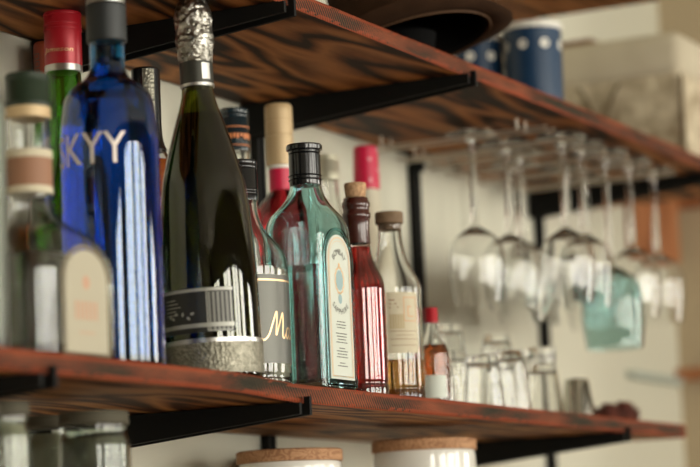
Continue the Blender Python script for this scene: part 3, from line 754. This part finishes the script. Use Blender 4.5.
# ------------------------------------------------------------------ things on the upper shelf
hx, hy, hz = .446, -.214, 1.896
h = thing('felt_hat', 'dark brown wide-brimmed hat overhanging the front of the upper shelf', 'hat', (hx, hy, hz)); h.rotation_euler = (math.radians(-13), math.radians(2), .25)
bm = bmesh.new()
def hring(r, z, n=72, wob=0): return [bm.verts.new((r*1.08*math.cos(2*PI*i/n), r*.98*math.sin(2*PI*i/n), z+wob*math.cos(4*PI*i/n))) for i in range(n)]
rg = [hring(.078, .098), hring(.082, .090), hring(.085, .05), hring(.088, .012), hring(.093, .001), hring(.104, -.001, wob=.002), hring(.1195, .003, wob=.006), hring(.1225, .0055, wob=.007), hring(.1195, .0075, wob=.006), hring(.104, .003, wob=.002), hring(.097, .005), hring(.0915, .014), hring(.0885, .05), hring(.086, .094), hring(.078, .102)]
for a, b in zip(rg, rg[1:]):
    for i in range(72): bm.faces.new((a[i], a[(i+1) % 72], b[(i+1) % 72], b[i]))
bm.faces.new(rg[0][::-1]); bm.faces.new(rg[-1])
bmesh.ops.recalc_face_normals(bm, faces=bm.faces[:])
link('brim_and_crown', bm, M_felt, h)
link('lining', loft(bmesh.new(), [(-.0005, .0925*1.06, .0925*.96, 2), (.004, .0875*1.06, .0875*.96, 2), (.05, .0842*1.06, .0842*.96, 2), (.089, .081*1.06, .081*.96, 2), (.0895, .002, .002, 2)], 72, False, True, flip=True), M_hatin, h)
link('brim_trim', loft(bmesh.new(), [(-.0010, .0935*1.08, .0935*.98, 2), (-.0018, .0945*1.08, .0945*.98, 2), (-.0008, .0955*1.08, .0955*.98, 2), (.0002, .0945*1.08, .0945*.98, 2)], 72, close=True), M_hatband, h)
o = link('bowl', vessel_open([(0, .022), (.003, .028), (.030, .034), (.046, .036)], .003), pm('black glazed bowl', (.003, .003, .003), .9, spec=.1)); o.location = (hx+.004, hy+.012, Z_UP+.001)
tag(o, 'small black bowl underneath the brown hat, barely visible', 'bowl')

def cup(x, y, rb, rt, hh, rz, label, h0=.0):
    t = thing('polka_dot_cup', label, 'cup', (x, y, Z_UP), rz, 'blue polka-dot cups')
    bm = vessel_open([(0, rb-.002), (.002, rb), (hh-.004, rt)], .0025, 56, .003)
    link('body', bm, M_blueenamel, t)
    link('rim', loft(bmesh.new(), [(hh-.006, rt+.0003, rt+.0003, 2), (hh-.003, rt+.0022, rt+.0022, 2), (hh+.001, rt+.0024, rt+.0024, 2), (hh+.003, rt+.0005, rt+.0005, 2), (hh+.001, rt-.003, rt-.003, 2), (hh-.006, rt-.0024, rt-.0024, 2)], 56, close=True), M_whitepaint, t)
    ds = []
    for row, zz in enumerate((hh-.028, hh-.094)):
        for k in range(8):
            if zz < .008: continue
            r = rb+(rt-rb)*zz/hh
            ds.append(bend(oval_bm(.0066, .0066, 20), r, 2*PI*(k+.5*row)/8, zz, .0004, (rt-rb)/hh))
    link('dots', join(*ds), M_whitepaint, t)
    return t
cup(.872, -.190, .0360, .0385, .134, math.radians(2), 'blue polka-dot cup with white rim, in full view right of the hat')
cup(.874, -.108, .0350, .0370, .128, .15, 'second blue polka-dot cup, half hidden behind the hat brim')

# canvas covered box with lid
bx0, bx1, by0, by1 = 1.262, 1.47, -.262, -.03
t = thing('canvas_box', 'pale mottled canvas-covered box with plain overhanging lid at the end of the upper shelf', 'box', ((bx0+bx1)/2, (by0+by1)/2, Z_UP))
cx, cy = (bx1-bx0)/2, (by1-by0)/2
bm = B(-cx+.006, cx-.006, -cy+.006, cy-.006, 0, .135, bev=.006)
bmesh.ops.subdivide_edges(bm, edges=bm.edges[:], cuts=10, use_grid_fill=True)
for v in bm.verts:
    if .003 < v.co.z < .12:
        a = .0035*noise.noise(Vector((v.co.x*14, v.co.y*14, v.co.z*9))); v.co.x += a*(1 if v.co.x > 0 else -1); v.co.y += a*(1 if v.co.y > 0 else -1)
link('body', bm, M_canvas, t)
link('lid', B(-cx, cx, -cy, cy, .127, .195, bev=.018), M_canvastop, t)
M_seam = pm('dark canvas seam', (.16, .12, .07), .9)
for yy, sg in ((-.02, 1), (.045, -1)):
    bm = bmesh.new()
    P = [(-cx-.001, yy+sg*.045*k/8, .122*(1-(k/8)**1.4)+.003) for k in range(9)]
    for p_, q_ in zip(P, P[1:]): rod(bm, p_, q_, .0028, 8)
    link('seam_cord', bm, M_seam, t)
link('seam_cord', rod(bmesh.new(), (-cx+.003, -cy+.002, .001), (-cx+.003, -cy+.002, .127), .003, 8), M_seam, t)
o = link('wooden_box', B(-.05, .05, -.035, .035, 0, .012, bev=.002), pm('brown cover', (.20, .085, .035), .6, vary=(20, (.15, .06, .025)))); o.location = (1.345, -.078, Z_UP+.1952)
tag(o, 'flat brown wooden box lying on the canvas-covered box', 'box')

# ------------------------------------------------------------------ jars on the bottom shelf
ZB = 1.223
def jar(x, y, r, h, label, group='white jars with wooden lids'):
    t = thing('storage_jar', label, 'jar', (x, y, ZB), 0, group)
    link('body', vessel_open([(0, r-.006), (.004, r-.001), (.010, r), (h-.020, r), (h-.014, r-.001)], .004, 72, .005), M_white, t)
    link('lid', solid([(h-.0135, r+.0005), (h-.0130, r+.0015), (h-.0015, r+.0015), (h, r-.0005)], 72), M_lid, t)
    return t
jar(.276, -.120, .0570, 1.4215-ZB, 'white ceramic jar with wooden lid below the turquoise and red bottles')
jar(.464, -.195, .0590, 1.4340-ZB, 'white ceramic jar with wooden lid below the tumblers, right one')
jar(.398, -.052, .052, 1.4215-ZB, 'white jar with wooden lid, mostly hidden behind the left jar')
def gjar(x, y, r, h, fill, m, label):
    t = thing('glass_jar', label, 'jar', (x, y, ZB), 0, 'blurred glass jars below the lower shelf')
    bm, I = shell([(0, r-.003), (.004, r), (h-.03, r), (h-.018, r-.003), (h-.006, r-.003)], .0025, n=40)
    link('glass_body', bm, G_smoke, t)
    link('contents', liquid(I, fill, -.0006, 40), m, t)
    ridged(h-.012, h, r-.001, pm('dull metal lid', (.10, .09, .06), .6, .2), t, 'lid', 1, n=40)
gjar(-.262, -.215, .032, 1.436-ZB, .19, M_grain2, 'blurred glass jar with dark contents below the lower shelf, the one nearest the steel bracket')
gjar(-.365, -.190, .024, 1.442-ZB, .20, M_grain, 'blurred glass jar with pale contents in the bottom left corner')
gjar(-.455, -.215, .030, 1.435-ZB, .20, M_grain2, 'blurred glass jar cut off by the left edge, under the shelf')
gjar(-.205, -.130, .024, 1.440-ZB, .21, M_grain, 'blurred pale glass jar directly behind the dark jar by the steel bracket')

# ------------------------------------------------------------------ room
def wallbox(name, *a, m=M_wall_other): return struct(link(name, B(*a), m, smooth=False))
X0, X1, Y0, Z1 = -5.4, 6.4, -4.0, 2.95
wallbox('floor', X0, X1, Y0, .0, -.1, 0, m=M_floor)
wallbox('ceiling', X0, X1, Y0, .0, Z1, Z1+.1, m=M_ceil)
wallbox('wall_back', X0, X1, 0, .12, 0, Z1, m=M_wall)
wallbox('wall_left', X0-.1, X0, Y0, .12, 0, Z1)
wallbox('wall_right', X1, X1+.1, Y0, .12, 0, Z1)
# street side wall with tall windows
wins = [(-4.6, -3.0), (-1.95, -.65), (-.30, .70), (1.0, 1.75), (3.3, 5.1)]
zs0, zs1 = .95, 2.45
bm = bmesh.new()
box(bm, X0, X1, Y0-.15, Y0, 0, zs0); box(bm, X0, X1, Y0-.15, Y0, zs1, Z1)
xs = [X0]+[v for w in wins for v in w]+[X1]
for a, b in zip(xs[::2], xs[1::2]): box(bm, a, b, Y0-.15, Y0, zs0, zs1)
struct(link('wall_front', bm, M_wall_other, smooth=False))
M_frame = pm('window frame paint', (.10, .09, .07), .5)
for i, (a, b) in enumerate(wins):
    bm = bmesh.new()
    box(bm, a, a+.04, Y0-.10, Y0-.05, zs0, zs1); box(bm, b-.04, b, Y0-.10, Y0-.05, zs0, zs1)
    box(bm, a, b, Y0-.10, Y0-.05, zs0, zs0+.04); box(bm, a, b, Y0-.10, Y0-.05, zs1-.04, zs1)
    if b-a > .9:
        for f in (1/2,): box(bm, a+(b-a)*f-.045, a+(b-a)*f+.045, Y0-.10, Y0-.05, zs0, zs1)
    struct(link('window_%d' % (i+1), bm, M_frame, smooth=False))
    L = bpy.data.lights.new('daylight_portal', 'AREA'); L.shape = 'RECTANGLE'; L.size = b-a; L.size_y = zs1-zs0; L.cycles.is_portal = True
    lo = bpy.data.objects.new('daylight_portal', L); COL.objects.link(lo); lo.location = ((a+b)/2, Y0-.12, (zs0+zs1)/2); lo.rotation_euler = (-PI/2, 0, PI)
    # aim +y
    lo.rotation_euler = Vector((0, 1, 0)).to_track_quat('-Z', 'Z').to_euler()
# corner to the right of the shelves: short return wall, painted tan
M_return = pm('tan return wall', (.47, .38, .25), .8)
wallbox('wall_return', 1.93, 2.30, -.75, 0, 0, Z1, m=M_return)
struct(link('trim_1', B(1.905, 1.930, -.75, -.001, 1.590, 1.610), M_door_wood, smooth=False))
struct(link('trim_2', B(1.665, 1.905, -.014, -.001, 1.582, 1.594), M_bluerail, smooth=False))
struct(link('trim_3', B(1.912, 1.930, -.75, -.001, 1.888, 1.935), M_door_wood, smooth=False))
o = link('wall_panel', B(1.70, 1.905, -.024, -.001, 1.790, 1.905, bev=.003), M_door_wood, smooth=False)
tag(o, 'orange-brown wooden panel on the wall behind the rightmost hanging glasses', 'panel')

# ------------------------------------------------------------------ daylight
w = bpy.data.worlds.new('overcast daylight'); sc.world = w; w.use_nodes = True
bg = w.node_tree.nodes['Background']; bg.inputs['Color'].default_value = (1.0, .955, .84, 1); bg.inputs['Strength'].default_value = 19

# ------------------------------------------------------------------ camera
cam = bpy.data.cameras.new('camera'); co = bpy.data.objects.new('camera', cam); COL.objects.link(co); sc.camera = co
R = Vector((.45428721, -.8898795, -.04168454)); U = Vector((-.10429708, -.09959734, .98954661)); Dv = Vector((.88472891, .44519079, .13805763))
Mx = Matrix(((R.x, U.x, -Dv.x), (R.y, U.y, -Dv.y), (R.z, U.z, -Dv.z))).to_4x4()
Mx.translation = Vector((-2.086956, -1.3949, 1.284932)); co.matrix_world = Mx
cam.sensor_width = 36; cam.lens = 2439.86/700*36; cam.clip_start = .05
cam.dof.use_dof = True; cam.dof.focus_distance = 2.46; cam.dof.aperture_fstop = cam.lens/1000/.032

sc.cycles.max_bounces = 16; sc.cycles.transmission_bounces = 14; sc.cycles.transparent_max_bounces = 12
sc.cycles.use_denoising = True
sc.cycles.sample_clamp_indirect = 14
vs = sc.view_settings; vs.view_transform = 'Standard'; vs.look = 'None'; vs.exposure = -.62; vs.gamma = 1; vs.use_curve_mapping = False
